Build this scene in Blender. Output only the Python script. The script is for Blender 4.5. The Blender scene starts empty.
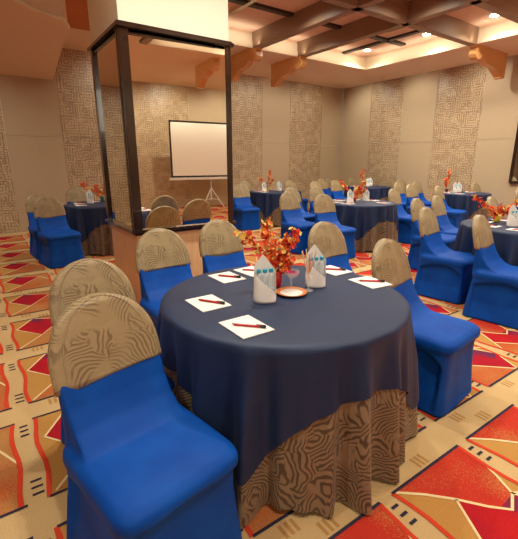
import bpy, bmesh, math, random
from mathutils import Vector, Matrix
random.seed(7)
C = bpy.context.scene.collection
scn = bpy.context.scene
PI = math.pi

# ---------------------------------------------------------------- camera
cam = bpy.data.cameras.new('camera'); cam_o = bpy.data.objects.new('camera', cam); C.objects.link(cam_o)
cam.sensor_fit = 'HORIZONTAL'; cam.sensor_width = 36.0
cam.lens = 36.0 * 395.0 / 518.0
cam.clip_start = 0.05; cam.clip_end = 60
PITCH, YAW = math.radians(15.3), math.radians(55.0)
fwd = Vector((math.cos(YAW)*math.cos(PITCH), math.sin(YAW)*math.cos(PITCH), -math.sin(PITCH)))
cam_o.location = (0, 0, 1.44)
cam_o.rotation_euler = fwd.to_track_quat('-Z', 'Y').to_euler()
scn.camera = cam_o

# ---------------------------------------------------------------- world, exposure
w = bpy.data.worlds.new('world'); scn.world = w; w.use_nodes = True
w.node_tree.nodes['Background'].inputs[0].default_value = (1.0, .86, .68, 1)
w.node_tree.nodes['Background'].inputs[1].default_value = 0.15
scn.view_settings.view_transform = 'Standard'; scn.view_settings.look = 'None'
scn.view_settings.exposure = 0.90; scn.view_settings.gamma = 1.0
scn.view_settings.use_curve_mapping = False

SPOT_W = 58.0        # each added coffer spot, and the downlight default
WARM = (1.0, .97, .83)
XMIN, XMAX, YMIN, YMAX = -3.0, 10.05, -5.0, 9.65
ZS, ZC, ZL = 3.67, 3.95, 3.05         # soffit, coffer ceiling, low soffit on the left
CX0, CX1, CY0, CY1 = 2.6, 8.45, -1.0, 7.4   # the coffer opening

def spot(name, loc, power, size=150, blend=.8, radius=.06, rot=(0,0,0), color=WARM, parent=None):
    l = bpy.data.lights.new(name, 'SPOT'); l.energy = power; l.color = color
    l.spot_size = math.radians(size); l.spot_blend = blend; l.shadow_soft_size = radius
    o = bpy.data.objects.new(name, l); C.objects.link(o); o.location = loc; o.rotation_euler = rot
    if parent: o.parent = parent
    return o
def area(name, loc, rot, sx, sy, power, color=WARM):
    l = bpy.data.lights.new(name, 'AREA'); l.shape = 'RECTANGLE'; l.size = sx; l.size_y = sy
    l.energy = power; l.color = color
    o = bpy.data.objects.new(name, l); C.objects.link(o); o.location = loc; o.rotation_euler = rot
    return o
# cove strips tucked inside the coffer edge, shining up and inwards
COVE = (1.0, .90, .72)
area('cove_light', (CX1-.26, (CY0+CY1)/2, ZS+.02), (0, math.radians(180+25), 0), .05, CY1-CY0-.8, 9, COVE)
area('cove_light', ((CX0+CX1)/2, CY1-.26, ZS+.02), (math.radians(180-25), 0, 0), CX1-CX0-.8, .05, 6, COVE)
area('cove_light', ((CX0+CX1)/2, CY0+.26, ZS+.02), (math.radians(180+25), 0, 0), CX1-CX0-.8, .05, 6, COVE)

# bare wall spots: right row makes the scallops, the others are added fill
for y in (8.6, 6.9, 5.2, 3.5, 1.8, .1, -1.6, -3.3):
    spot('wall_fill_spot', (8.85, y, 3.64), 40, 112, 1, .03, (0, math.radians(-42), 0))
for x in (2.9, 4.3, 5.7, 7.1, 8.5):
    spot('wall_fill_spot', (x, 8.25, 3.64), 30, 112, 1, .03, (math.radians(42), 0, 0))
for x in (1.2, 2.9, 4.6, 6.3, 8.0): spot('wall_fill_spot', (x, -3.5, 3.64), 75, 112, 1, .03, (math.radians(-42), 0, 0))
for x in (-.9, .35): spot('wall_fill_spot', (x, 8.0, 3.03), 20, 112, 1, .03, (math.radians(40), 0, 0))
# added fill panel standing in for the bright stage side behind the camera
area('stage_side_fill', (-1.6, -3.6, 2.9), (math.radians(72), 0, math.radians(-38)), 2.4, 1.2, 26, (1.0, .93, .82))

# ---------------------------------------------------------------- materials
def mat(name, col, rough=.6, metal=0, spec=.5, **k):
    m = bpy.data.materials.new(name); m.use_nodes = True
    b = m.node_tree.nodes['Principled BSDF']
    b.inputs['Base Color'].default_value = (*col, 1); b.inputs['Roughness'].default_value = rough
    b.inputs['Metallic'].default_value = metal; b.inputs['Specular IOR Level'].default_value = spec
    for a, v in k.items(): b.inputs[a.replace('_', ' ')].default_value = v
    return m
def N(m, t, **k):
    n = m.node_tree.nodes.new(t)
    for a, v in k.items():
        if a in n.inputs: n.inputs[a].default_value = v
        else: setattr(n, a, v)
    return n
def L(m, a, b): m.node_tree.links.new(a, b)
def bsdf(m): return m.node_tree.nodes['Principled BSDF']
def coords(m, scale=(1,1,1), loc=(0,0,0)):
    tc = N(m, 'ShaderNodeTexCoord'); mp = N(m, 'ShaderNodeMapping')
    mp.inputs['Scale'].default_value = scale; mp.inputs['Location'].default_value = loc
    L(m, tc.outputs['Object'], mp.inputs['Vector']); return mp.outputs['Vector']
def ramp(m, fac, stops, interp='LINEAR'):
    r = N(m, 'ShaderNodeValToRGB'); r.color_ramp.interpolation = interp
    e = r.color_ramp.elements
    while len(e) < len(stops): e.new(.5)
    for x, (p, c) in zip(e, stops): x.position = p; x.color = (*c, 1)
    L(m, fac, r.inputs['Fac']); return r.outputs['Color']
def noise(m, vec, scale, detail=3, rough=.5, dist=0):
    n = N(m, 'ShaderNodeTexNoise'); n.inputs['Scale'].default_value = scale
    n.inputs['Detail'].default_value = detail; n.inputs['Roughness'].default_value = rough
    n.inputs['Distortion'].default_value = dist
    L(m, vec, n.inputs['Vector']); return n.outputs['Fac']
def bump(m, fac, strength=.2, dist=.002):
    b = N(m, 'ShaderNodeBump'); b.inputs['Strength'].default_value = strength; b.inputs['Distance'].default_value = dist
    L(m, fac, b.inputs['Height']); L(m, b.outputs['Normal'], bsdf(m).inputs['Normal'])
def math_(m, op, a, b=None, c=None):
    n = N(m, 'ShaderNodeMath'); n.operation = op
    for i, x in enumerate((a, b, c)):
        if x is None: continue
        if isinstance(x, (int, float)): n.inputs[i].default_value = x
        else: L(m, x, n.inputs[i])
    return n.outputs[0]

def carpet(name, c1, c2, lo=.35, hi=.65, big=1.2):
    m = mat(name, c1, .95, spec=.1); v = coords(m)
    a = noise(m, v, 160, 2, .7); b = noise(m, v, big, 2)
    f = math_(m, 'ADD', math_(m, 'MULTIPLY', a, .5), math_(m, 'MULTIPLY', b, .5))
    L(m, ramp(m, f, [(lo, c1), (hi, c2)]), bsdf(m).inputs['Base Color']); bump(m, a, .5, .003); return m
CM_RED = carpet('carpet_red_to_orange', (.50,.20,.06), (.52,.035,.02), .36, .49, 2.2)
CM = [carpet('carpet_beige', (.54,.35,.15), (.68,.47,.23)),
      carpet('carpet_tan', (.46,.22,.055), (.56,.29,.08)),
      carpet('carpet_orange_red', (.46,.23,.075), (.50,.10,.03), .42, .58, 2.5),
      carpet('carpet_red', (.50,.015,.015), (.33,.01,.03), .40, .62, 3),
      carpet('carpet_cream_line', (.80,.60,.30), (.85,.66,.36)),
      carpet('carpet_navy_line', (.030,.025,.045), (.05,.04,.07)),
      carpet('carpet_red_line', (.60,.05,.02), (.70,.07,.03)),
      carpet('carpet_stripe', (.42,.22,.07), (.50,.27,.09)),
      carpet('carpet_purple', (.10,.03,.08), (.35,.012,.03), .44, .58, 4), CM_RED]

def wallpaper_plain(name, axis, base=(.50,.37,.23)):
    m = mat(name, base, .55, spec=.3); v = coords(m)
    s = N(m, 'ShaderNodeSeparateXYZ'); L(m, v, s.inputs[0])
    u = s.outputs[axis]; z = s.outputs[2]
    a = math_(m, 'SINE', math_(m, 'MULTIPLY', math_(m, 'ADD', u, z), 95)); b = math_(m, 'SINE', math_(m, 'MULTIPLY', math_(m, 'SUBTRACT', u, z), 95))
    f = math_(m, 'MULTIPLY', a, b); f = math_(m, 'ADD', math_(m, 'MULTIPLY', f, .3), .5)
    f2 = math_(m, 'ADD', math_(m, 'MULTIPLY', f, .7), math_(m, 'MULTIPLY', noise(m, v, 40, 3), .3))
    L(m, ramp(m, f2, [(.2, tuple(c*.84 for c in base)), (.8, tuple(c*1.12 for c in base))]), bsdf(m).inputs['Base Color']); return m
def wallpaper_pattern(name, axis, base=(.50,.36,.23)):
    # woven blocks: nested squares in a patchwork of hatched tiles
    m = mat(name, base, .42, spec=.5); tc = N(m, 'ShaderNodeTexCoord')
    s = N(m, 'ShaderNodeSeparateXYZ'); L(m, tc.outputs['Object'], s.inputs[0])
    cb = N(m, 'ShaderNodeCombineXYZ'); L(m, s.outputs[axis], cb.inputs[0]); L(m, s.outputs[2], cb.inputs[1])
    v = cb.outputs[0]
    def cells(sc, rings, rnd):
        vo = N(m, 'ShaderNodeTexVoronoi'); vo.voronoi_dimensions = '2D'; vo.distance = 'CHEBYCHEV'
        vo.inputs['Scale'].default_value = sc; vo.inputs['Randomness'].default_value = rnd
        L(m, v, vo.inputs['Vector'])
        r = math_(m, 'SINE', math_(m, 'MULTIPLY', vo.outputs['Distance'], rings))
        sc_ = N(m, 'ShaderNodeSeparateColor'); L(m, vo.outputs['Color'], sc_.inputs[0])
        return r, sc_.outputs[0]
    r1, k1 = cells(3.4, 34, .7); r2, k2 = cells(8.0, 20, .85)
    ln = math_(m, 'SINE', math_(m, 'MULTIPLY', s.outputs[2], 120)); lu = math_(m, 'SINE', math_(m, 'MULTIPLY', s.outputs[axis], 120))
    pick = math_(m, 'GREATER_THAN', k2, .5)
    hatch = math_(m, 'ADD', math_(m, 'MULTIPLY', ln, pick), math_(m, 'MULTIPLY', lu, math_(m, 'SUBTRACT', 1.0, pick)))
    f = math_(m, 'ADD', math_(m, 'MULTIPLY', r1, .20), math_(m, 'MULTIPLY', r2, .16))
    f = math_(m, 'ADD', f, math_(m, 'MULTIPLY', hatch, .075))
    f = math_(m, 'ADD', f, math_(m, 'MULTIPLY', math_(m, 'SUBTRACT', k2, .5), .22))
    f = math_(m, 'ADD', f, math_(m, 'MULTIPLY', noise(m, tc.outputs['Object'], 60, 3), .2)); f = math_(m, 'ADD', f, .42)
    L(m, ramp(m, f, [(.15, (.25,.16,.085)), (.5, (.43,.30,.175)), (.85, (.62,.46,.29))]), bsdf(m).inputs['Base Color']); return m
WPX, WPY = wallpaper_plain('plain_wallpaper_x', 0), wallpaper_plain('plain_wallpaper_y', 1)
WFX, WFY = wallpaper_pattern('block_wallpaper_x', 0), wallpaper_pattern('block_wallpaper_y', 1)

CEIL = mat('ceiling_paint', (.80,.61,.44), .85, spec=.1)
COFF = mat('coffer_paint', (.74,.50,.36), .85, spec=.1)
COVEM = mat('cove_paint', (.80,.68,.50), .7, spec=.2)
ORANGE = mat('orange_recess_paint', (.52,.17,.05), .7, spec=.2)
CREAM = mat('cream_column_paint', (.88,.80,.64), .7, spec=.2)
def wood(name, a, b, rough=.4, sc=(1,1,8), coat=0):
    m = mat(name, a, rough, spec=.5); v = coords(m, sc)
    f = noise(m, v, 6, 5, .6, 1.5); L(m, ramp(m, f, [(.35, a), (.65, b)]), bsdf(m).inputs['Base Color'])
    bsdf(m).inputs['Coat Weight'].default_value = coat; return m
BEAM = wood('beam_wood', (.25,.15,.09), (.31,.19,.12), .45)
STRIP = mat('dark_ceiling_strip', (.035,.02,.014), .5)
BRACK = wood('orange_bracket_wood', (.64,.30,.10), (.74,.38,.14), .35)
FRAME = wood('dark_frame_wood', (.018,.009,.006), (.035,.016,.010), .18, (1,1,.3), .6)
PANEL = wood('honey_wood_panel', (.70,.44,.22), (.80,.54,.30), .35, (3,3,.35))
MIRROR = mat('mirror_glass', (.90,.87,.78), .015, 1.0)
WHITE = mat('white_paper', (.86,.82,.76), .7)
SCREEN = mat('projection_screen', (.92,.86,.74), .8)
CHROME = mat('chrome', (.8,.78,.74), .15, 1)
BLACK = mat('black_plastic', (.012,.012,.014), .35)
RUBW = mat('white_metal', (.8,.78,.72), .35)

def spandex():
    m = mat('royal_blue_spandex', (.008,.085,.42), .55, spec=.15); v = coords(m)
    f = noise(m, v, 5, 3); L(m, ramp(m, f, [(.35, (.001,.052,.31)), (.65, (.002,.075,.39))]), bsdf(m).inputs['Base Color'])
    bump(m, noise(m, v, 9, 3), .25, .01); return m
BLUE = spandex()
def zebra(name, base, dark, cell=.12, pitch=.014, rough=.42, lo=.40, hi=.52):
    # fans of curved parallel strokes: rings round scattered points, fading in and out
    m = mat(name, base, rough, spec=.5); v = coords(m)
    nz = N(m, 'ShaderNodeTexNoise'); nz.inputs['Scale'].default_value = 7; L(m, v, nz.inputs['Vector'])
    mx = N(m, 'ShaderNodeVectorMath'); mx.operation = 'MULTIPLY_ADD'; L(m, nz.outputs['Color'], mx.inputs[0]); mx.inputs[1].default_value = (.10,.10,.10); L(m, v, mx.inputs[2])
    vo = N(m, 'ShaderNodeTexVoronoi'); vo.inputs['Scale'].default_value = 1/cell; vo.inputs['Randomness'].default_value = 1
    L(m, mx.outputs[0], vo.inputs['Vector'])
    ctr = N(m, 'ShaderNodeVectorMath'); ctr.operation = 'MULTIPLY_ADD'    # ring centre pushed out of its own cell
    L(m, vo.outputs['Color'], ctr.inputs[0]); ctr.inputs[1].default_value = (cell*3.2,)*3; ctr.inputs[2].default_value = (-cell*1.6,)*3
    rel = N(m, 'ShaderNodeVectorMath'); rel.operation = 'SUBTRACT'; L(m, mx.outputs[0], rel.inputs[0]); L(m, vo.outputs['Position'], rel.inputs[1])
    rl2 = N(m, 'ShaderNodeVectorMath'); rl2.operation = 'SUBTRACT'; L(m, rel.outputs[0], rl2.inputs[0]); L(m, ctr.outputs[0], rl2.inputs[1])
    ln = N(m, 'ShaderNodeVectorMath'); ln.operation = 'LENGTH'; L(m, rl2.outputs[0], ln.inputs[0])
    s = math_(m, 'SINE', math_(m, 'MULTIPLY', ln.outputs['Value'], 2*PI/pitch))
    wv = noise(m, v, 9.0, 1)
    mask = N(m, 'ShaderNodeMapRange'); L(m, wv, mask.inputs[0]); mask.inputs[1].default_value = lo; mask.inputs[2].default_value = hi
    st = N(m, 'ShaderNodeMapRange'); L(m, s, st.inputs[0]); st.inputs[1].default_value = -.1; st.inputs[2].default_value = .5
    f = math_(m, 'MULTIPLY', st.outputs[0], mask.outputs[0])
    L(m, ramp(m, f, [(0, base), (1, dark)]), bsdf(m).inputs['Base Color'])
    bsdf(m).inputs['Sheen Weight'].default_value = .1
    g = noise(m, v, 14, 3); bump(m, g, .5, .012); return m
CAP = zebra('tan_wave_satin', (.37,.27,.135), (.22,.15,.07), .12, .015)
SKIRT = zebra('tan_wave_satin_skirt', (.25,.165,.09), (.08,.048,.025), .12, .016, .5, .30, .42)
def navy():
    m = mat('navy_tablecloth', (.012,.020,.055), .52, spec=.38); v = coords(m)
    f = noise(m, v, 260, 2, .7); g = noise(m, v, 3, 2)
    h = math_(m, 'ADD', math_(m, 'MULTIPLY', f, .6), math_(m, 'MULTIPLY', g, .4))
    L(m, ramp(m, h, [(.35, (.005,.014,.048)), (.65, (.010,.028,.088))]), bsdf(m).inputs['Base Color'])
    bsdf(m).inputs['Sheen Weight'].default_value = .03; bsdf(m).inputs['Sheen Roughness'].default_value = .5
    bump(m, f, .3, .001); return m
NAVY = navy()
NAPKIN = mat('ivory_napkin', (.95,.91,.84), .75)
bsdf(NAPKIN).inputs['Subsurface Weight'].default_value = .0
CYAN = mat('cyan_cap', (.01,.36,.55), .35)
def glass(name, col=(1,1,1), rough=.05, alpha=.20):
    return mat(name, col, rough, 0, .8, Alpha=alpha)
GLASS = glass('clear_glass'); PET = glass('clear_bottle_plastic', (.85,.93,.97), .08, .35)
RED = mat('red_plastic', (.55,.01,.01), .3); YEL = mat('yellow_ceramic', (.80,.58,.03), .35); TEAL = mat('teal_ceramic', (.01,.22,.22), .3)
DKRED = mat('dark_red_glaze', (.06,.008,.01), .3)
PENR = mat('red_pen_barrel', (.45,.015,.02), .3); MAG = mat('magenta_candy', (.62,.01,.14), .4)
STRAW = mat('salmon_straw', (.78,.32,.18), .5); STRAW2 = mat('cream_straw', (.80,.62,.42), .5)
PRED = mat('petal_red', (.75,.04,.015), .6); PORA = mat('petal_orange', (.88,.15,.02), .6); PYEL = mat('petal_yellow', (.98,.68,.16), .6); TWIG = mat('twig', (.10,.05,.02), .8)
TERRA = mat('orange_plate_rim', (.66,.20,.05), .35)
LAMPM = bpy.data.materials.new('lamp_diffuser'); LAMPM.use_nodes = True
e = LAMPM.node_tree.nodes['Principled BSDF']; e.inputs['Emission Color'].default_value = (1,.86,.62,1); e.inputs['Emission Strength'].default_value = 25

# ---------------------------------------------------------------- helpers
def link_mesh(name, me, parent=None, m=None):
    o = bpy.data.objects.new(name, me); C.objects.link(o)
    if parent: o.parent = parent
    if m:
        for x in (m if isinstance(m, (list, tuple)) else [m]): me.materials.append(x)
    return o
def obj(name, bm, m, parent=None, smooth=False):
    me = bpy.data.meshes.new(name); bmesh.ops.recalc_face_normals(bm, faces=bm.faces); bm.to_mesh(me); bm.free()
    if smooth:
        for p in me.polygons: p.use_smooth = True
    return link_mesh(name, me, parent, m)
def tag(o, label=None, cat=None, group=None, kind=None):
    if label and not 4 <= len(label.split()) <= 16: print('LABEL', len(label.split()), label)
    for k, v in (('label', label), ('category', cat), ('group', group), ('kind', kind)):
        if v: o[k] = v
    return o
def empty(name, loc=(0,0,0), rz=0):
    o = bpy.data.objects.new(name, None); C.objects.link(o); o.location = loc; o.rotation_euler = (0,0,rz); o.empty_display_size = .1; return o
def copy_tree(o, parent=None):
    c = o.copy(); C.objects.link(c); c.parent = parent
    for ch in list(o.children): copy_tree(ch, c)
    return c
def box(bm, a, b, mi=0):
    vs = [bm.verts.new((x,y,z)) for z in (a[2],b[2]) for x,y in ((a[0],a[1]),(b[0],a[1]),(b[0],b[1]),(a[0],b[1]))]
    for f in ((0,3,2,1),(4,5,6,7),(0,1,5,4),(1,2,6,5),(2,3,7,6),(3,0,4,7)):
        bm.faces.new([vs[i] for i in f]).material_index = mi
    return vs
def boxo(name, a, b, m, parent=None, bev=0):
    bm = bmesh.new(); box(bm, a, b)
    if bev: bmesh.ops.bevel(bm, geom=bm.edges[:], offset=bev, segments=2, affect='EDGES')
    return obj(name, bm, m, parent)
def loft(bm, rings, cap0=True, cap1=True, mi=0, closed=True):
    R = [[bm.verts.new(p) for p in r] for r in rings]; n = len(R[0])
    for a, b in zip(R, R[1:]):
        for i in range(n if closed else n-1):
            f = bm.faces.new((a[i], a[(i+1)%n], b[(i+1)%n], b[i])); f.material_index = mi
    if cap0: bm.faces.new(R[0][::-1]).material_index = mi
    if cap1: bm.faces.new(R[-1]).material_index = mi
    return R
def circ(r, z, n=24, cx=0, cy=0): return [(cx+r*math.cos(2*PI*i/n), cy+r*math.sin(2*PI*i/n), z) for i in range(n)]
def lathe(bm, prof, n=24, cx=0, cy=0, cap0=True, cap1=True): return loft(bm, [circ(r, z, n, cx, cy) for r, z in prof], cap0, cap1)
def tube(bm, pts, r, n=6, r2=None):
    pts = [Vector(p) for p in pts]; rings = []
    for i, p in enumerate(pts):
        t = (pts[min(i+1, len(pts)-1)] - pts[max(i-1, 0)]).normalized()
        a = t.orthogonal().normalized(); b = t.cross(a)
        rr = r if r2 is None else r + (r2-r)*i/(len(pts)-1)
        rings.append([p + rr*(a*math.cos(2*PI*k/n) + b*math.sin(2*PI*k/n)) for k in range(n)])
    for i in range(1, len(rings)):      # keep rings from twisting
        best = min(range(n), key=lambda s: (rings[i][s]-rings[i-1][0]).length); rings[i] = rings[i][best:]+rings[i][:best]
    loft(bm, rings)
def prism(bm, pts, d, axis='z', mi=0):
    a = [bm.verts.new(p) for p in pts]; b = [bm.verts.new(Vector(p)+Vector(d)) for p in pts]; n = len(a)
    bm.faces.new(a[::-1]).material_index = mi; bm.faces.new(b).material_index = mi
    for i in range(n): bm.faces.new((a[i], a[(i+1)%n], b[(i+1)%n], b[i])).material_index = mi
def struct(o): o['kind'] = 'structure'; return o

# ---------------------------------------------------------------- carpet floor
def make_floor():
    bm = bmesh.new()
    def poly(pts, z, mi):
        ok = [p for p in pts]
        f = bm.faces.new([bm.verts.new((min(max(x,XMIN),XMAX), min(max(y,YMIN),YMAX), z)) for x, y in ok]); f.material_index = mi
    def line(pts, wd, z, mi, closed=False):
        P = [Vector(p) for p in pts]; Lf = []; Rt = []
        for i, p in enumerate(P):
            t = (P[min(i+1, len(P)-1)] - P[max(i-1,0)]).normalized(); n_ = Vector((-t.y, t.x))*wd/2
            Lf.append(p+n_); Rt.append(p-n_)
        for i in range(len(P)-1): poly([Lf[i], Rt[i], Rt[i+1], Lf[i+1]], z, mi)
    box(bm, (XMIN,YMIN,-.08), (XMAX,YMAX,0), 0)
    W, H = .52, .67
    for k in range(-5, 17):
        x0 = .07 + .63*k
        if x0 < XMIN or x0+W > XMAX: continue
        for j in range(-8, 13):
            y0 = (.85 if k <= 0 else .17) + .855*j
            if y0 < YMIN or y0+H > YMAX: continue
            T = lambda u, v: (x0+u*W, y0+v*H)
            Z = .001
            if k <= 0:
                poly([T(0,0),T(1,0),T(1,1),T(0,1)], Z, 1)
                poly([T(.03,.03),T(.42,.40),T(.78,.80),T(1,.48),T(1,0)], Z*2, 2)
                poly([T(.45,1),T(1,1),T(1,.48),T(.78,.80),T(.62,.78)], Z*2, 2)
                poly([T(.05,.68),T(.33,1),T(.80,.80),T(.38,.33)], Z*2.4, 3)
                poly([T(.33,1),T(.50,.93),T(.42,.80),T(.24,.90)], Z*2.6, 8)
                line([T(.05,.68),T(.33,1)], .012, Z*3, 4); line([T(.05,.68),T(.38,.33),T(.80,.80),T(.33,1)], .012, Z*3, 4)
                line([T(.03,.03),T(.38,.33)], .012, Z*3, 4); line([T(.80,.80),T(1,.46)], .012, Z*3, 4)
            else:
                poly([T(0,0),T(1,0),T(1,1),T(0,1)], Z, 1)
                poly([T(0,1),T(1,1),T(1,.82),T(.83,.54),T(.65,.48),T(.37,.73)], Z*2, 9)
                poly([T(.37,.73),T(.65,.48),T(.83,.54),T(1,.30),T(.77,0),T(.14,.46)], Z*2, 3)
                poly([T(.60,.53),T(.83,.54),T(1,.30),T(.80,.25)], Z*2.5, 8)
                poly([T(0,.3),T(.14,.46),T(.77,0),T(0,0)], Z*2, 2)
                line([T(0,1),T(.20,.87),T(.37,.73),T(.52,.58),T(.65,.48),T(.83,.54),T(1,.48)], .014, Z*3, 4)
                line([T(1,.82),T(.93,.68),T(.83,.54)], .012, Z*3, 4); line([T(.37,.73),T(.14,.46),T(0,.3)], .012, Z*3, 4)
                line([T(.14,.46),T(.77,0)], .012, Z*3, 4); line([T(.83,.54),T(1,.30),T(.77,0)], .012, Z*3, 4)
            for u in (0, 1):      # wavering red border down both long sides
                ph = random.random()*6
                line([(x0+u*W+.010*math.sin(ph+v*9)-.004, y0+v*H) for v in [q/8 for q in range(9)]], .022, Z*3.4, 6)
            for v in (0, 1): line([(x0-.012, y0+v*H), (x0+W+.012, y0+v*H)], .014, Z*3.7, 5)
            for q in range(3):    # navy dashes beside the cell
                line([(x0+W+.030, y0+H-.05-q*.045), (x0+W+.070, y0+H-.05-q*.045)], .014, Z*3, 5)
                line([(x0-.075, y0+.05+q*.045), (x0-.028, y0+.05+q*.045)], .012, Z*3, 5)
            for q in range(3):    # tan stripes in the beige band
                line([(x0+.10+q*.030, y0+H+.10), (x0+.10+q*.030, y0+H+.165)], .016, Z, 7)
                line([(x0+.24+q*.030, y0+H+.02), (x0+.24+q*.030, y0+H+.085)], .016, Z, 7)
    me = bpy.data.meshes.new('floor'); bm.to_mesh(me); bm.free()
    struct(link_mesh('floor', me, None, CM))
make_floor()

# ---------------------------------------------------------------- walls
def wall(name, axis, c, sgn, a, b, panels, zt, plain, pat, seam=True):
    """slab behind plane c, with papered panels standing 12 mm proud"""
    bm = bmesh.new()
    def bx(u0, u1, z0, z1, d0, d1, mi):
        if axis == 'y': box(bm, (u0, min(c+sgn*d0, c+sgn*d1), z0), (u1, max(c+sgn*d0, c+sgn*d1), z1), mi)
        else: box(bm, (min(c+sgn*d0, c+sgn*d1), u0, z0), (max(c+sgn*d0, c+sgn*d1), u1, z1), mi)
    bx(a, b, 0, zt, 0.012, .15, 2)
    for u0, u1, mi in panels:
        for z0, z1 in ((.004, 1.939), (1.944, zt-.002)):
            bx(u0+.006, u1-.006, z0, z1, 0, .012, mi)
    struct(obj(name, bm, [plain, pat, COVEM]))
def strips(cuts, a, b):
    out = []; u = a
    for p0, p1 in cuts:
        if p0 > u: out.append((u, p0, 0))
        out.append((max(p0, a), min(p1, b), 1)); u = p1
    if u < b: out.append((u, b, 0))
    return out
wall('wall_back', 'y', YMAX, 1, XMIN, XMAX, strips([(-1.9,.62),(1.66,2.9),(3.5,4.6),(5.55,6.86),(7.88,9.14)], XMIN, XMAX), 4.1, WPX, WFX)
wall('wall_right', 'x', XMAX, 1, YMIN, YMAX, strips([(-3.2,-2.1),(-.9,.3),(1.4,2.6),(5.18,6.36),(7.38,8.49)], YMIN, YMAX), 4.1, WPY, WFY)
wall('wall_front', 'y', YMIN, -1, XMIN, XMAX, strips([(-1.5,-.3),(1.0,2.2),(3.2,5.2),(7.3,8.6)], XMIN, XMAX), 4.1, WPX, WFX)
wall('wall_left', 'x', XMIN, -1, YMIN, YMAX, strips([(-3.2,-2.0),(.2,1.4),(3.4,4.6),(6.6,7.8)], YMIN, YMAX), 4.1, WPY, WFY)

# ---------------------------------------------------------------- ceiling
def make_ceiling():
    bm = bmesh.new()
    # soffit ring round the coffer (thick slabs)
    box(bm, (CX1, YMIN, ZS), (XMAX, YMAX, ZC+.2), 0); box(bm, (XMIN, CY1, ZS), (CX1, YMAX, ZC+.2), 0)
    box(bm, (XMIN, YMIN, ZS), (CX1, CY0, ZC+.2), 0); box(bm, (XMIN, CY0, ZS), (CX0, CY1, ZC+.2), 0)
    box(bm, (CX0, CY0, ZC), (CX1, CY1, ZC+.2), 1)
    # pale cove mouldings: two stepped strips
    for t, z0, z1 in ((.03, ZS-.012, ZS+.10), (.015, ZS+.10, ZC-.04)):
        box(bm, (CX1-t, CY0, z0), (CX1+.01, CY1, z1), 2); box(bm, (CX0, CY1-t, z0), (CX1, CY1+.01, z1), 2)
        box(bm, (CX0, CY0-.01, z0), (CX1, CY0+t, z1), 2); box(bm, (CX0-.01, CY0, z0), (CX0+t, CY1, z1), 2)
    # orange painted field on the left soffit
    box(bm, (-.6, 4.4, ZS-.02), (2.25, 8.1, ZS+.01), 3)
    struct(obj('ceiling', bm, [CEIL, COFF, COVEM, ORANGE]))
    bm = bmesh.new()
    pts = [(1.61,YMAX),(1.40,7.6),(1.24,5.95),(1.14,5.66),(.98,5.60),(.80,5.50),(.62,5.30),(.40,4.95),(0,4.5),(-.6,4.1),(-1.5,3.9),(XMIN,3.9),(XMIN,YMAX)]
    prism(bm, [(x,y,ZL) for x,y in pts], (0,0,ZS-ZL), mi=0)
    struct(obj('ceiling_low', bm, [CEIL]))
    # a slim pale nosing along the curved edge
    bm = bmesh.new(); tube(bm, [(x,y,ZL+.02) for x,y in pts[2:11]], .025, 8); struct(obj('trim_1', bm, COVEM))
make_ceiling()

# ceiling beams, bottom flush with the soffit
def beam(axis, c, a, b, w=.15):
    o = boxo('ceiling_beam', (c-w/2, a, ZS-.03) if axis == 'y' else (a, c-w/2, ZS-.03), (c+w/2, b, ZC+.02) if axis == 'y' else (b, c+w/2, ZC+.02), BEAM, None, .006)
    return o
bys = [(2.75,'left edge of the coffer'),(5.08,'over the bracket nearest the column'),(6.27,'over the second bracket from the column')]
for x, d in bys: tag(beam('y', x, CY0, CY1), 'brown wooden ceiling beam running to the back wall, %s' % d, 'beam', 'ceiling beams')
for y, d in ((4.68,'ending at the bracket on the right wall'),(3.52,'leaving the frame at the top right'),(1.6,'over the near tables'),(.3,'in front of the camera end')):
    tag(beam('x', y, CX0, CX1-.02), 'brown wooden cross beam of the coffered ceiling, %s' % d, 'beam', 'ceiling beams')
for nm, a, b, d in (('x', (CX0, 6.08), (8.2, 6.20), 'long dark strip parallel to back wall crossing the recessed ceiling'),
                 ('y', (7.58, 5.2), (7.68, 7.38), 'short dark strip near right wall between two downlights')):
    tag(boxo('ceiling_strip', (*a, ZC-.045), (*b, ZC+.01), STRIP), d, 'ceiling strip', 'dark ceiling strips')
tag(boxo('ceiling_strip', (7.0, 4.78, ZC-.05), (7.12, 5.7, ZC+.01), STRIP), 'dark strip in the ceiling bay behind the right wall bracket', 'ceiling strip', 'dark ceiling strips')
bm = bmesh.new(); box(bm, (4.00, 4.9, ZC-.06), (4.08, 7.3, ZC-.01))
tag(obj('light_track', bm, CHROME), 'slim metal track on the ceiling just right of the column', 'light track')

# scroll brackets
def bracket_pts(Lg=1.15, Hh=.46):
    # (s, z): s = 0 at the back, Lg at the tip; S curve with a small foot and scroll
    p = [(0,0),(0,-Hh),(.02,-Hh-.035),(.16,-Hh-.035),(.18,-Hh),(.22,-Hh+.02)]
    for i in range(13):
        t = i/12; s = .22 + (Lg-.30-.22)*t; z = -Hh+.02 + (Hh-.20)*(t + .13*math.sin(2*PI*t))
        p.append((s, z))
    cx, cz = Lg-.16, -.15
    for a in (-150,-115,-80,-45,-10,25,55): p.append((cx+.13*math.cos(math.radians(a)), cz+.11*math.sin(math.radians(a))))
    p += [(Lg-.02,-.02),(Lg,0)]
    return p
def bracket(name, base, d, Lg, label):
    bm = bmesh.new(); t = .075; sx = Vector((-d[1], d[0], 0))*t
    pts = [Vector((base[0]+d[0]*s, base[1]+d[1]*s, base[2]+z)) - sx for s, z in bracket_pts(Lg)]
    prism(bm, pts, sx*2)
    o = obj(name, bm, BRACK); tag(o, label, 'bracket', 'scrolled wooden ceiling brackets')
bracket('wooden_bracket', (5.08, 8.35, ZS), (0,-1), 1.15, 'scrolled orange wooden bracket under the ceiling, right beside the column')
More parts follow.
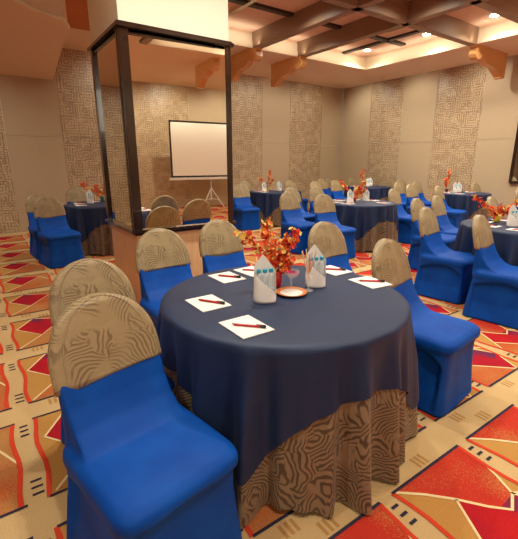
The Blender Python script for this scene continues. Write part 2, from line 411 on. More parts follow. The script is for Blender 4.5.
bracket('wooden_bracket', (6.27, 8.35, ZS), (0,-1), 1.15, 'scrolled orange wooden bracket under the ceiling, second to the right of the column')
bracket('wooden_bracket', (9.74, 4.70, ZS), (-1,0), 1.30, 'scrolled orange wooden bracket under the ceiling next to the right wall')
bracket('wooden_bracket', (4.45, -2.35, ZS), (0,1), 1.10, 'scrolled orange wooden bracket seen reflected in the column mirror')

# downlights
def downlight(x, y, z, label, power=SPOT_W, size=150):
    t = empty('ceiling_downlight', (x, y, z)); tag(t, label, 'ceiling light', 'recessed ceiling downlights')
    bm = bmesh.new(); lathe(bm, [(.075,-.004),(.100,-.006),(.105,-.001),(.105,.004)], 20); obj('ring', bm, RUBW, t)
    bm = bmesh.new(); lathe(bm, [(.078,-.012),(.078,-.006)], 20); obj('diffuser', bm, LAMPM, t)
    spot('lamp', (0,0,-.03), power, size, 1.0, .07, parent=t)
LD = [(7.95,6.95,'leftmost of the three glowing downlights near the right wall'),(8.0,5.45,'middle one of the three glowing downlights near the right wall'),(8.0,4.12,'glowing downlight to the right of the right wall bracket')]
for x, y, d in LD: downlight(x, y, ZC, 'round white ' + d, 150)
for x, y in ((3.35,6.7),(4.55,5.5),(5.7,6.7),(3.35,5.45),(5.7,4.1),(7.2,2.7),(3.35,2.6),(5.7,2.6),(3.35,.9),(5.7,.9),(7.6,.9),(4.5,-.5),(5.7,-.5),(7.2,-.5)):
    spot('coffer_fill_spot', (x, y, ZC-.03), SPOT_W, 150, 1, .07)  # bare spots added for room light, no fittings show here
downlight(1.28, 7.0, ZS-.02, 'white round downlight in the orange ceiling recess left of the column', 58)
for x, y in ((1.0,2.7),(2.1,2.7),(-1.0,1.2),(1.2,-.4)): spot('soffit_fill_spot', (x, y, ZS-.05), 95 if y < 0 else 70, 150, 1, .07)  # bare spots added to brighten the column, chairs and near table
for x, y in ((9.25,2.4),(9.25,.2),(9.3,-2.0)): spot('soffit_fill_spot', (x, y, ZS-.03), 34, 150, 1, .05)  # unfitted fill spots added under the right soffit
spot('soffit_fill_spot', (-.4, 7.0, ZL-.03), 60, 150, 1, .05)  # added fill under the low ceiling, no fitting

# ---------------------------------------------------------------- column clad in mirror
PX0, PX1, PY0, PY1 = 1.16, 2.23, 3.69, 4.62; LZ, TZ = .79, 2.52; MYAW = -2.0
boxo_ = boxo('wall_column', (PX0+.03, PY0+.06, LZ+.005), (PX1-.03, PY1-.03, ZS+.0), CREAM); struct(boxo_)
bm = bmesh.new(); box(bm, (PX0+.005, PY0+.005, TZ+.02), (PX1-.005, PY1-.005, ZS)); struct(obj('wall_column_shaft', bm, CREAM))
bm = bmesh.new(); box(bm, (PX0+.02, PY0+.02, 0), (PX1-.02, PY1-.02, LZ))
struct(obj('trim_2', bm, PANEL))
def ledge(name, z0, steps):
    bm = bmesh.new()
    for ov, a, b in steps: box(bm, (PX0-ov, PY0-ov, z0+a), (PX1+ov, PY1+ov, z0+b))
    bmesh.ops.bevel(bm, geom=bm.edges[:], offset=.004, segments=2, affect='EDGES'); return struct(obj(name, bm, FRAME))
ledge('trim_3', LZ, [(.005,-.03,-.008),(.035,-.008,.022)])
ledge('trim_4', TZ, [(.005,-.03,.0),(.035,-.002,.03),(.02,.03,.045)])
def col_mirror(label, a, b, axis):
    # axis 'y': face looks to -y ; 'x': face looks to -x
    t = empty('framed_mirror', ((a[0]+b[0])/2, (a[1]+b[1])/2, LZ+.02)); tag(t, label, 'mirror', 'mirrors round the column')
    o = t.location
    def bx(nm, p, q, m, bev=0): return boxo(nm, tuple(Vector(p)-o), tuple(Vector(q)-o), m, t, bev)
    z0, z1 = LZ+.022, TZ-.002; pw = .075
    if axis == 'y':
        g = bx('mirror_glass', (a[0]+.02, a[1]+.012, z0), (b[0]-.02, a[1]+.02, z1), MIRROR); g.rotation_euler.z = math.radians(MYAW)
        bx('frame_post', (a[0]-.01, a[1]-.012, z0), (a[0]+pw, a[1]+.025, z1), FRAME, .006)
        bx('frame_post', (b[0]-pw*.75, a[1]-.012, z0), (b[0]+.01, a[1]+.025, z1), FRAME, .006)
        bx('frame_rail', (a[0]+pw, a[1]-.005, z1-.035), (b[0]-pw*.75, a[1]+.025, z1), FRAME, .004)
    else:
        s = -1 if axis == 'x' else 1
        bx('mirror_glass', (min(a[0]-s*.012, a[0]-s*.02), a[1], z0), (max(a[0]-s*.012, a[0]-s*.02), b[1], z1), MIRROR)
        for y0, y1 in ((a[1]+.026, a[1]+pw), (b[1]-pw, b[1]+.01)):
            bx('frame_post', (min(a[0]+s*.012, a[0]-s*.025), y0, z0), (max(a[0]+s*.012, a[0]-s*.025), y1, z1), FRAME, .006)
        bx('frame_rail', (min(a[0]+s*.005, a[0]-s*.025), a[1]+pw, z1-.035), (max(a[0]+s*.005, a[0]-s*.025), b[1]-pw, z1), FRAME, .004)
col_mirror('tall dark framed mirror on the front of the column reflecting the projection screen', (PX0, PY0), (PX1, PY0), 'y')
col_mirror('narrow dark framed mirror on the left side of the column', (PX0, PY0), (PX0, PY1), 'x')
col_mirror('dark framed mirror on the hidden right side of the column', (PX1, PY0), (PX1, PY1), 'X')

# mirror on the right wall
t = empty('wall_mirror', (XMAX-.01, 3.68, .96)); tag(t, 'large dark framed mirror on the right wall at the edge of the picture', 'mirror')
boxo('mirror_glass', (-.02,-.57,.05), (-.01,.57,1.45), MIRROR, t)
for nm, a, b in (('frame_post',(-.05,.57,0),(0,.63,1.50)),('frame_post',(-.05,-.63,0),(0,-.57,1.50)),('frame_rail',(-.05,-.57,0),(0,.57,.05)),('frame_rail',(-.05,-.57,1.45),(0,.57,1.50))):
    boxo(nm, a, b, FRAME, t, .008)

# projection screen, seen in the mirror
t = empty('projection_screen', (5.57, -4.25, 0)); tag(t, 'white projection screen on a tripod, reflected in the column mirror', 'projection screen')
bm = bmesh.new(); box(bm, (-1.25,.0,1.02), (1.25,.012,2.55)); obj('screen_fabric', bm, SCREEN, t)
bm = bmesh.new(); box(bm, (-1.30,-.004,.97), (-1.25,.014,2.6)); box(bm, (1.25,-.004,.97), (1.30,.014,2.6)); box(bm, (-1.30,-.004,2.55), (1.30,.014,2.60)); box(bm, (-1.30,-.004,.97), (1.30,.014,1.02)); obj('black_border', bm, BLACK, t)
boxo('screen_case', (-1.36,-.04,.89), (1.36,.05,.965), RUBW, t, .01)
bm = bmesh.new(); tube(bm, [(0,-.03,.25),(0,-.03,2.62)], .018, 8); obj('pole', bm, RUBW, t)
for a in (40, 160, 280):
    bm = bmesh.new(); ca, sa = math.cos(math.radians(a)), math.sin(math.radians(a))
    tube(bm, [(0,-.03,.62),(.42*ca,-.03+.42*sa,.012)], .012, 6); tube(bm, [(0,-.03,.28),(.24*ca,-.03+.24*sa,.27)], .008, 6); obj('leg', bm, RUBW, t)

# ---------------------------------------------------------------- chair
BZ = .935
def back_y(z):   # centre line of the leaning back
    ks = [(0,.235),(.35,.22),(.5,.195),(.6,.215),(.7,.245),(.8,.275),(.95,.325)]
    for (a, ya), (b, yb) in zip(ks, ks[1:]):
        if z <= b: return ya + (yb-ya)*(z-a)/(b-a)
    return ks[-1][1]
def back_w(z, top=BZ, w=.205):
    k = .70
    if z < k: return w + .012*(k-z)/k
    t = min((z-k)/(top-k), 1); return w*(max(1-t**2.4, 0))**.5
def slab_rings(z0, top, w, th, n=22):
    rings = []
    zs = [z0 + (top-z0)*(1-(1-i/n)**1.6) for i in range(n+1)]
    for z in zs:
        hw = max(back_w(z, top, w), .02); y = back_y(z); tt = th*(1 if hw > .09 else .6+.4*hw/.09)
        r = []
        for k in range(20):
            a = 2*PI*k/20; ca, sa = math.cos(a), math.sin(a)
            r.append((hw*math.copysign(abs(ca)**.45, ca), y+tt*math.copysign(abs(sa)**.6, sa), z))
        rings.append(r)
    return rings
def chair_body():
    bm = bmesh.new()
    loft(bm, slab_rings(.02, BZ-.008, .205, .024))
    # seat block: flared skirt below, cushion above
    rings = []
    for z, hw, yf, yb in ((0,.262,-.272,.285),(.15,.246,-.258,.270),(.30,.230,-.252,.255),(.385,.226,-.258,.245),(.400,.238,-.278,.245),(.440,.236,-.274,.24),(.462,.215,-.245,.23),(.470,.17,-.18,.2)):
        r = []
        for k in range(32):
            a = 2*PI*k/32; ca, sa = math.cos(a), math.sin(a); p = .28
            r.append((hw*math.copysign(abs(ca)**p, ca), (yf+yb)/2+(yb-yf)/2*math.copysign(abs(sa)**p, sa), z))
        rings.append(r)
    loft(bm, rings)
    # stretched web where the seat meets the back
    prism(bm, [(-.198,.02,.46),(-.198,.075,.484),(-.198,.13,.525),(-.198,.175,.59),(-.198,.215,.68),(-.198,.25,.68),(-.198,.25,.40)], (.396,0,0))
    me = bpy.data.meshes.new('tmp'); bmesh.ops.recalc_face_normals(bm, faces=bm.faces); bm.to_mesh(me); bm.free()
    o = bpy.data.objects.new('tmp', me); C.objects.link(o)
    r = o.modifiers.new('r', 'REMESH'); r.mode = 'VOXEL'; r.voxel_size = .011
    s = o.modifiers.new('s', 'SMOOTH'); s.factor = .6; s.iterations = 4
    dg = bpy.context.evaluated_depsgraph_get(); m2 = bpy.data.meshes.new_from_object(o.evaluated_get(dg))
    bpy.data.objects.remove(o)
    # the stretch cover pulls in under an arch on both sides
    for v in m2.vertices:
        x, y, z = v.co
        if z < .405:
            if abs(x) > .17 and z > .0:
                t = min(max((-y+.20)/.44, 0), 1)           # 0 at the back foot, 1 at the front
                arch = .395 - .12*(t**6) - .06*(1-t)**3
                d = min((arch - z)/.03, 1) * min(max((.225-abs(y-.0))/.03, 0), 1)
                if d > 0: v.co.x -= math.copysign(.042*d*min(1, .25+z/.22), x)
            # front face dips slightly between the legs
            if y < -.2 and z > .02: v.co.y += .012*max(0, 1-(x/.2)**2)
        if z < .012: v.co.z = .004
    for p in m2.polygons: p.use_smooth = True
    m2.name = 'seat_cover'; return m2
def cap_piping():
    R = slab_rings(.655, BZ+.008, .214, .031, 26); bm = bmesh.new()
    for j in (3, ):
        pts = [r[17] for r in R[1:]] + [r[13] for r in R[:0:-1]]
        tube(bm, pts, .0032, 6)
    me = bpy.data.meshes.new('cap_piping'); bmesh.ops.recalc_face_normals(bm, faces=bm.faces); bm.to_mesh(me); bm.free(); me.materials.append(CAP)
    return me
def chair_cap(seed):
    rnd = random.Random(seed); bm = bmesh.new()
    R = slab_rings(.655, BZ+.008, .214, .031, 26)
    ph = rnd.random()*6
    for i, r in enumerate(R):
        for k, p in enumerate(r):
            wob = .004*math.sin(k*2.1+ph)*(1-i/len(R))
            r[k] = (p[0]+wob, p[1]+wob*.6, p[2] + (.012*math.sin(p[0]*9+ph) if i == 0 else 0))
    loft(bm, R, cap0=True)
    me = bpy.data.meshes.new('back_cap'); bmesh.ops.recalc_face_normals(bm, faces=bm.faces); bm.to_mesh(me); bm.free()
    for p in me.polygons: p.use_smooth = True
    return me
body_me = chair_body(); body_me.materials.append(BLUE)
cap_mes = [chair_cap(s) for s in range(4)]
for m_ in cap_mes: m_.materials.append(CAP)
proto = empty('banquet_chair')
o = bpy.data.objects.new('seat_cover', body_me); C.objects.link(o); o.parent = proto
o = bpy.data.objects.new('backrest_cap', cap_mes[0]); C.objects.link(o); o.parent = proto
o['label'] = 'tan wave patterned satin cap over the chair back'
po = bpy.data.objects.new('cap_piping', cap_piping()); C.objects.link(po); po.parent = o
n_chair = [0]
def chair(x, y, rz, label, group):
    c = proto if n_chair[0] == 0 else copy_tree(proto)
    n_chair[0] += 1
    for ch in c.children:
        if ch.name.startswith('backrest_cap'): ch.data = cap_mes[n_chair[0] % 4]
    c.location = (x, y, .004); c.rotation_euler = (0,0,math.radians(rz)); tag(c, label, 'chair', group)
    return c

# ---------------------------------------------------------------- table with two cloths
TR = .613; TH = .75
def folds(th, seed):
    r = random.Random(seed); s = 0
    for f, a in ((7,.18),(16,.40),(23,.42),(34,.22)): s += a*math.sin(f*th + r.random()*6.28 + .6*math.sin(3*th))
    return s
def cloth_pt(th, z, off, seed, r0=TR, flare=.055):
    d = max(TH+.006-z, 0)/.76; q = min(d*2.6, 1)
    r = r0 + .012 + off + flare*d + (.032*q+.046*d)*folds(th, seed)
    return (r*math.cos(th), r*math.sin(th), z)
def cloth(hem, off, ztop, seed, n=300, rows=16):
    bm = bmesh.new(); ths = [2*PI*i/n for i in range(n)]
    rings = [[(TR*f*math.cos(t), TR*f*math.sin(t), ztop) for t in ths] for f in (.02,.3,.6,.85,.96)]
    rings.append([((TR+.002+off*.6)*math.cos(t), (TR+.002+off*.6)*math.sin(t), ztop-.002) for t in ths])
    for k in range(rows+1):
        s = (k/rows); rings.append([cloth_pt(t, (ztop-.010) + (hem(t)-(ztop-.010))*s, off, seed) for t in ths])
    loft(bm, rings, cap0=True, cap1=False)
    me = bpy.data.meshes.new('cloth'); bmesh.ops.recalc_face_normals(bm, faces=bm.faces); bm.to_mesh(me); bm.free()
    for p in me.polygons: p.use_smooth = True
    return me
CORNER = math.radians(-141)
def overlay_hem(th):
    a = .862; k = (th-CORNER+PI/4) % (PI/2) - PI/4     # 0 at a corner
    R = a/math.cos(PI/4-abs(k)) ; R = min(R, 1.19)
    return TH+.012-(R-TR) + .020*folds(th, 3)
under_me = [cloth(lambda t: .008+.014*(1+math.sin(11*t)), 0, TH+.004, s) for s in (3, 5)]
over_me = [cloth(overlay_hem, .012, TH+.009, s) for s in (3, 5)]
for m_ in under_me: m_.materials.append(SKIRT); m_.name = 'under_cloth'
for m_ in over_me: m_.materials.append(NAVY); m_.name = 'overlay_cloth'
tb = empty('banquet_table')
bm = bmesh.new(); lathe(bm, [(TR-.004,TH-.028),(TR,TH-.02),(TR,TH-.004),(TR-.004,TH)], 64); obj('tabletop', bm, PANEL, tb)
bm = bmesh.new(); lathe(bm, [(.28,.004),(.28,.03),(.06,.06),(.04,.12),(.04,TH-.028)], 32); obj('pedestal', bm, BLACK, tb)
n_tab = [0]
def table(x, y, s, rz, desc, var):
    t = tb if n_tab[0] == 0 else copy_tree(tb); n_tab[0] += 1
    t.location = (x, y, 0); t.scale = (s, s, 1); tag(t, 'round banquet table hidden under its cloths, the one %s' % desc, 'table', 'round banquet tables')
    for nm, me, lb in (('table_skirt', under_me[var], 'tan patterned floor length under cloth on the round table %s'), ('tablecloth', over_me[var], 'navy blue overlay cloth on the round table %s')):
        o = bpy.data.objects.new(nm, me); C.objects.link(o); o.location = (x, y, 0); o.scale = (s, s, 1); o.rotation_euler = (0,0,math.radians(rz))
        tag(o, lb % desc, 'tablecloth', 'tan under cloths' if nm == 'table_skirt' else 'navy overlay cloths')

# ---------------------------------------------------------------- things on the tables
Z0 = TH + .0105
bm = bmesh.new(); box(bm, (-.0775,-.10,0), (.0775,.10,.004)); PADME = obj('notepad', bm, WHITE)
bm = bmesh.new(); tube(bm, [(0,-.07,.005),(0,.05,.005)], .005, 8)
penp = empty('pen'); penp.scale = (1.15,)*3; obj('barrel', bm, PENR, penp)
bm = bmesh.new(); tube(bm, [(0,-.071,.005),(0,-.05,.005)], .0058, 8); box(bm, (-.0015,-.07,.0105), (.0015,-.035,.0125)); obj('pen_cap', bm, BLACK, penp)
bm = bmesh.new(); tube(bm, [(0,.05,.005),(0,.06,.005)], .005, 8, .0012); obj('pen_tip', bm, CHROME, penp)
firsts = {'pad': True, 'pen': True}
def pad(x, y, rz, pen, desc):
    global PADME
    o = PADME if firsts['pad'] else PADME.copy()
    if not firsts['pad']: C.objects.link(o)
    firsts['pad'] = False
    o.location = (x, y, Z0); o.rotation_euler = (0,0,math.radians(rz)); tag(o, 'white notepad ' + desc, 'notepad', 'white notepads on the tables')
    if pen is None: return
    p = penp if firsts['pen'] else copy_tree(penp); firsts['pen'] = False
    p.location = (x+pen[0], y+pen[1], Z0+.0042); p.rotation_euler = (0,0,math.radians(pen[2])); tag(p, 'red pen on the notepad ' + desc, 'pen', 'red pens on the notepads')

def napkin_me():
    bm = bmesh.new(); n = 48; a, b = .056, .034; rings = [[], [], [], []]
    cols = []
    for i in range(n):
        t = 2*PI*i/n; x, y = a*math.copysign(abs(math.cos(t))**.8, math.cos(t)), b*math.sin(t)
        u = (x/a+1)/2
        if y > 0: h = .155 + .085*(1-abs((u-.42)/.58))**.9 if abs((u-.42)/.58) < 1 else .155
        else: h = .155 - .105*min(1, max(0, u))**.9 if u < .97 else .06
        if y > -.004 and y <= .004: h = .155
        cols.append((x, y, h))
    for k in range(9):
        f = k/8; rings_k = []
        for x, y, h in cols:
            z = h*f; sh = 1 - .10*max(0, z-.1)/.14
            rings_k.append((x*sh*(1+.02*math.sin(k)), y*(1-.35*max(0, z-.1)/.14), z))
        rings.append(rings_k)
    rings = [r for r in rings if r]
    loft(bm, rings, cap0=True, cap1=False)
    me = bpy.data.meshes.new('napkin'); bmesh.ops.recalc_face_normals(bm, faces=bm.faces); bm.to_mesh(me); bm.free()
    for p in me.polygons: p.use_smooth = True
    me.materials.append(NAPKIN); return me
NAPME = napkin_me()
botp = empty('water_bottle')
bm = bmesh.new(); lathe(bm, [(.0135,0),(.0150,.006),(.0150,.05),(.0138,.055),(.0150,.06),(.0150,.125),(.0125,.143),(.0075,.152),(.0075,.158)], 16); obj('bottle_body', bm, PET, botp, True)
bm = bmesh.new(); lathe(bm, [(.0115,.157),(.0120,.159),(.0120,.172),(.0105,.175)], 16); obj('bottle_cap', bm, CYAN, botp)
b_first = [True]
def napkin(x, y, rz, n, desc, s=1.0):
    o = bpy.data.objects.new('folded_napkin', NAPME); C.objects.link(o); o.location = (x, y, Z0); o.rotation_euler = (0,0,math.radians(rz)); o.scale = (s,s,s)
    tag(o, 'peaked ivory folded napkin standing ' + desc, 'napkin', 'folded napkins on the tables')
    M = Matrix.Rotation(math.radians(rz), 3, 'Z'); where = ['leftmost', 'middle', 'rightmost'] if n == 3 else ['left', 'right']
    for i in range(n):
        q = botp if b_first[0] else copy_tree(botp); b_first[0] = False
        lx = ((i-1)*.030, (.004, -.002, -.006)[i]) if n == 3 else ((i-.5)*.034+.004, -.004)
        q.location = Vector((x, y, Z0+.002)) + M @ Vector((lx[0], lx[1], 0)) + Vector((0,0,.004*i)); q.scale = (s*.93,)*3
        tag(q, 'cyan capped water bottle, %s in the napkin %s' % (where[i], desc), 'water bottle', 'water bottles in the napkins')

def blossom(bm, p, r, rnd, mis):
    nrm = Vector((rnd.uniform(-1,1), rnd.uniform(-1,1), rnd.uniform(-.3,1))).normalized(); a = nrm.orthogonal().normalized(); b = nrm.cross(a)
    m0 = rnd.choice(mis); ph = rnd.random()*6
    for k in range(5):
        t = ph + 2*PI*k/5; d = a*math.cos(t)+b*math.sin(t); s = nrm.cross(d)
        tip = p + d*r + nrm*r*.35
        vs = [bm.verts.new(p), bm.verts.new(p+d*r*.6+s*r*.5+nrm*r*.12), bm.verts.new(tip), bm.verts.new(p+d*r*.6-s*r*.5+nrm*r*.12)]
        f = bm.faces.new(vs); f.material_index = m0 if rnd.random() < .8 else rnd.choice(mis)
        vs2 = [bm.verts.new(v.co - nrm*.0012) for v in vs]; f2 = bm.faces.new(vs2[::-1]); f2.material_index = f.material_index
    c = p + nrm*r*.2
    vs = [bm.verts.new(c+(a*math.cos(q)+b*math.sin(q))*r*.16) for q in (0,1.57,3.14,4.71)]; bm.faces.new(vs).material_index = 2
    top = bm.verts.new(c+nrm*r*.25)
    for i in range(4): bm.faces.new((vs[i], vs[(i+1)%4], top)).material_index = 2
def spray(name, loc, pts, nb, r, seed, spread, mis, label, group, split):
    """a stem through pts with blossoms crowded along its upper part"""
    rnd = random.Random(seed); t = empty(name, loc); tag(t, label, 'flowers', group)
    P = [Vector(p) for p in pts]
    bm = bmesh.new(); tube(bm, P, .0022, 5, .0012); obj('stem', bm, TWIG, t)
    bms = bmesh.new()
    for k in range(nb):
        f = (.30 + .70*(k+rnd.random()*.6)/nb)*(len(P)-1); i = min(int(f), len(P)-2); p = P[i].lerp(P[i+1], f-i)
        p = p + Vector((rnd.gauss(0,1), rnd.gauss(0,1), rnd.gauss(0,.8)))*spread
        bb = bmesh.new() if split else bms
        blossom(bb, p, r*rnd.uniform(.8,1.2), rnd, mis)
        if split: obj('blossom', bb, [PRED, PORA, PYEL], t)
    if not split: obj('blossoms', bms, [PRED, PORA, PYEL], t)
    else: bms.free()
def vase(x, y, prof, m, label):
    o = empty('flower_vase', (x, y, Z0)); tag(o, label, 'vase', 'small flower vases')
    bm = bmesh.new(); lathe(bm, prof, 24, cap1=False); obj('vase_body', bm, m, o, True)
    bm = bmesh.new(); r, z = prof[-1]; lathe(bm, [(r, z-.004),(r+.003, z-.002),(r+.003,z+.002),(r-.004,z+.002)], 24, cap0=False, cap1=False); obj('vase_rim', bm, m, o, True)

# --------- main table
MAIN = 'on the near table'
T1 = (1.25, 1.56)
table(*T1, 1.0, 0, 'in the foreground', 0)
chair(.362, 1.22, 10, 'blue covered chair nearest the camera, at bottom left', 'chairs around the near table')
chair(.42, 1.84, 2, 'blue covered chair directly behind the nearest chair', 'chairs around the near table')
chair(1.08, 2.56, 0, 'chair in front of the left half of the mirrored column', 'chairs around the near table')
chair(1.68, 2.72, 0, 'chair at the right corner of the mirrored column', 'chairs around the near table')
chair(2.36, 2.10, 0, 'tan capped chair behind the near table, right of the red vase', 'chairs around the near table')
chair(2.19, 1.30, 7, 'blue covered chair at the right side of the near table', 'chairs around the near table')
for x, y, rz, pen, d in ((.849, 1.31, 0, (.0,-.01,42), 'at the front left of the near table'), (.852, 1.661, 0, (.01,-.005,33), 'at the left side of the near table'),
                (1.158, 1.995, 0, (.005,-.005,38), 'at the back left of the near table'), (1.36, 2.02, 4, (.0,0,45), 'behind the left napkin of the near table'),
                (1.80, 1.74, 0, (.0,0,45), 'behind the right napkin of the near table'), (1.79, 1.43, -6, (.0,0,48), 'at the right of the near table')):
    pad(x, y, rz, pen, d)
napkin(1.10, 1.52, -32, 3, 'left of the near red vase')
napkin(1.48, 1.56, -32, 3, 'right of the near candy glass')
vase(1.30, 1.69, [(.026,0),(.030,.004),(.034,.05),(.038,.09)], RED, 'round bright red vase in the middle of the near table')
FP = [((0,0,.05),(-.03,.02,.14),(-.09,.07,.22),(-.15,.12,.31)), ((0,0,.05),(-.02,.01,.15),(-.04,.02,.26),(-.04,.03,.37)),
      ((0,0,.05),(.02,-.01,.15),(.06,-.03,.24),(.09,-.05,.31)), ((0,0,.05),(.02,0,.12),(.03,-.02,.2),(.03,-.03,.27)),
      ((0,0,.05),(-.03,0,.10),(-.05,0,.16),(-.06,.01,.20)), ((0,0,.05),(.03,-.03,.08),(.04,-.04,.12),(.05,-.05,.16))]
FL = ['reaching far out to the left', 'standing tallest', 'leaning to the upper right', 'upright in the middle', 'short, bending left', 'low over the vase rim at right']
for i, (p, lb) in enumerate(zip(FP, FL)):
    spray('blossom_branch', (1.30, 1.69, Z0), p, (34,70,60,66,50,50)[i], .0175, 20+i, .0165, [0,0,1,2,2] if i in (0,1,3) else [0,0,1,2],
          'red and yellow blossom branch in the near vase, %s' % lb, 'blossom branches in the near red vase', True)
# plate with doily
t = empty('side_plate', (1.285, 1.535, Z0)); tag(t, 'small white plate with an orange patterned rim at the centre of the near table', 'plate')
bm = bmesh.new(); lathe(bm, [(.045,0),(.05,.002),(.082,.012),(.084,.014),(.080,.0145),(.056,.0055),(.052,.005)], 40, cap1=True); obj('plate_body', bm, TERRA, t, True)
bm = bmesh.new(); lathe(bm, [(.060,.0078),(.060,.0088)], 40); obj('doily', bm, WHITE, t)
# coupe glass with magenta sweets
t = empty('coupe_glass', (1.345, 1.61, Z0)); tag(t, 'clear stemmed coupe glass full of magenta sweets on the near table', 'glass')
bm = bmesh.new(); lathe(bm, [(.032,0),(.032,.003),(.006,.008),(.004,.02),(.004,.05),(.012,.058),(.036,.072),(.046,.10),(.044,.10),(.034,.074),(.010,.061)], 28, cap1=True); obj('glass_body', bm, GLASS, t, True)
rnd = random.Random(5)
for i in range(22):
    bm = bmesh.new(); q = rnd.random()**.5*.030; a = rnd.random()*6.28
    bmesh.ops.create_icosphere(bm, subdivisions=1, radius=.0085, matrix=Matrix.Translation((0,0,0)))
    o = obj('candy', bm, MAG, None, True); o.location = (1.345+q*math.cos(a), 1.61+q*math.sin(a), Z0+.080+rnd.random()*.018)
    tag(o, 'small magenta sweet heaped in the coupe glass', 'sweet', 'magenta sweets in the coupe glass')
# stem glass holding straws
t = empty('stem_glass', (1.395, 1.525, Z0)); tag(t, 'clear stemmed glass holding salmon and cream straws beside the right napkin', 'glass')
bm = bmesh.new(); lathe(bm, [(.028,0),(.028,.003),(.005,.007),(.004,.045),(.014,.055),(.020,.075),(.019,.105),(.0175,.105),(.018,.076),(.010,.058)], 24, cap1=True); obj('glass_body', bm, GLASS, t, True)
for i in range(7):
    a = 2*PI*i/7+.4; bm = bmesh.new(); k = .035+.018*rnd.random()
    tube(bm, [(.006*math.cos(a+3), .006*math.sin(a+3), .062), (k*math.cos(a), k*math.sin(a), .205+.02*rnd.random())], .0030, 6)
    o = obj('drinking_straw', bm, STRAW if i % 2 == 0 else STRAW2); o.location = (1.395, 1.525, Z0)
    tag(o, ('salmon' if i % 2 == 0 else 'cream') + ' straw standing in the stem glass on the near table', 'straw', 'straws in the stem glass')

# --------- the other tables
VP = [(.020,0),(.026,.004),(.032,.045),(.036,.075)]
def far_table(name, x, y, s, rz, var, chairs, vm, vd, vpos, naps, pads, fl, vr=1.0):
    table(x, y, s, rz, name, var)
    g = 'chairs around the table ' + name
    for cx, cy, cr, d in chairs: chair(cx, cy, cr, 'blue covered chair with tan cap, ' + d, g)
    vase(x+vpos[0], y+vpos[1], [(r*vr, z) for r, z in VP], vm, '%s vase on the table %s' % (vd, name))
    for i, (pts, nb) in enumerate(fl):
        spray('blossom_branch', (x+vpos[0], y+vpos[1], Z0), pts, nb*3, .021, 50+i+int(x*10), .020, [0,0,1,1,2], 'orange blossom branch in the vase on the table %s, %s' % (name, ('leaning left','leaning right','upright','lowest at left','lowest at right')[i]), 'blossom branches on the table ' + name, False)
    for i, (nx, ny) in enumerate(naps): napkin(x+nx, y+ny, -40, 2, ('at left, table ' if i == 0 else 'at right, table ')+name, 1.0)
    ang = ['front left', 'left', 'back left', 'back right', 'right', 'front right']
    for i, a in enumerate((-165, 150, 100, 55, 5, -60)[:pads]):
        q = .42*s; pad(x+q*math.cos(math.radians(a)), y+q*math.sin(math.radians(a)), 0, (.0,0,42), 'at %s, table %s' % (ang[i], name))
B = lambda dx, dy, h: ((0,0,.04),(dx*.3,dy*.3,h*.6),(dx*.75,dy*.75,h*1.05),(dx,dy,h*1.35))
# second table, middle of the room
far_table('in mid room', 5.42, 4.70, .98, 4, 1,
  [(4.42,4.28,-4,'front left of the mid room table'), (4.28,4.95,0,'rear left of the mid room table'),
   (5.02,5.78,0,'behind the left side of mid room table'), (5.65,5.75,0,'behind the centre of mid room table'), (6.55,5.40,0,'cap showing behind the mid room table flowers'), (6.42,4.42,8,'right side of the mid room table')],
  RED, 'red', (-.05,.06), [(-.28,-.05),(.20,.02)], 6, [(B(-.20,.16,.25),12), (B(.12,-.10,.26),16), (B(.05,-.05,.20),14), (B(.15,-.10,.16),12)])
far_table('by back wall', 5.80, 7.62, .98, -3, 0,
  [(4.78,7.32,-8,'nearest the column at the back wall table'), (4.86,8.0,0,'half hidden behind the one nearest the column'), (5.75,8.60,0,'behind the left side of back wall table'), (7.05,8.30,0,'behind the right side of back wall table'),
   (7.10,7.35,0,'right side of the back wall table')],
  YEL, 'yellow', (-.13,.12), [(-.33,-.02),(.13,.0)], 5, [(B(-.14,.12,.22),10), (B(.05,-.03,.36),12), (B(.10,-.08,.20),10)])
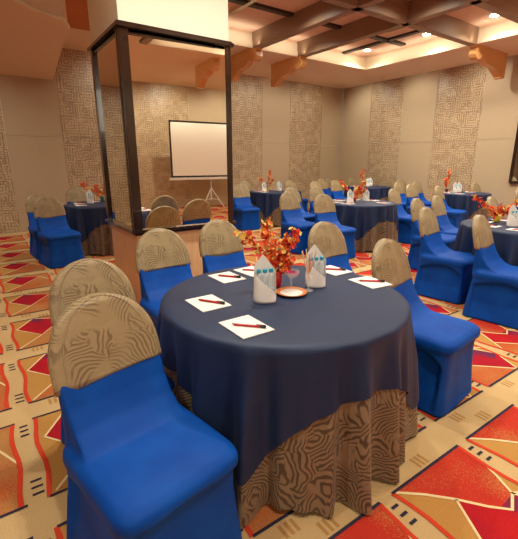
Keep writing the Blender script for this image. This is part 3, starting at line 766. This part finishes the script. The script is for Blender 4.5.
far_table('in far corner', 9.10, 7.60, .98, 8, 1,
  [(8.05,7.55,0,'front left of the far corner table'), (8.20,8.25,0,'rear left of the far corner table'), (9.05,8.80,0,'behind the far corner table'), (9.75,8.50,0,'right in the corner of the room'), (9.78,6.72,0,'right side of the far corner table')],
  RED, 'small red', (-.02,.18), [(.0,.0),(.22,.10)], 4, [(B(.02,.02,.34),12), (B(-.06,.05,.26),10)])
far_table('by right wall', 8.94, 4.76, .88, 0, 0,
  [(8.0,4.48,8,'left of the right wall table'), (8.05,5.20,0,'second behind at left of right wall table'), (8.55,5.90,0,'behind left edge of right wall table'), (9.15,5.80,0,'behind the centre of right wall table'), (9.74,4.62,0,'between right wall table and the wall')],
  DKRED, 'dark red', (-.25,.25), [(-.13,.12),(.10,.16)], 5, [(B(.0,.0,.36),14), (B(-.05,.03,.24),12)])
far_table('at right frame edge', 4.88, 1.86, 1.0, 0, 1,
  [(3.93,1.57,8,'seat cut by the right frame, nearest of its row'), (4.11,2.25,8,'whole seat in view at right, second of its row'), (5.02,2.98,8,'third of the row at the right'),
   (5.64,3.06,8,'fourth of the row at the right'), (6.15,2.52,8,'cap just above the bright yellow vase'), (6.0,1.5,0,'right of the bright yellow vase')],
  YEL, 'bright yellow', (.0,.30), [(-.20,.05),(.12,-.05)], 6, [(B(-.24,.18,.22),13), (B(.20,-.14,.20),13), (B(.02,.0,.14),16), (B(-.08,.05,.12),14), (B(.10,-.06,.12),12)], 1.15)
far_table('left of column', 1.72, 7.0, .98, 0, 0,
  [(.86,6.25,10,'front one at far left beside the column'), (.80,6.95,4,'half hidden behind the far left one'), (1.62,8.45,0,'against the wallpaper left of the column')],
  TEAL, 'teal', (.07,.40), [(-.20,.10)], 5, [(B(-.30,.14,.24),13), (B(-.10,.05,.20),14), (B(.08,-.02,.24),12)])
far_table('beyond right frame', 8.8, 1.75, .98, 0, 1,
  [(8.55,3.15,0,'below the wall mirror'), (7.9,2.0,0,'beside the table beyond right frame')],
  RED, 'red', (-.1,.2), [(-.28,.05)], 3, [(B(.02,.02,.3),10)])
print('chairs', n_chair[0])
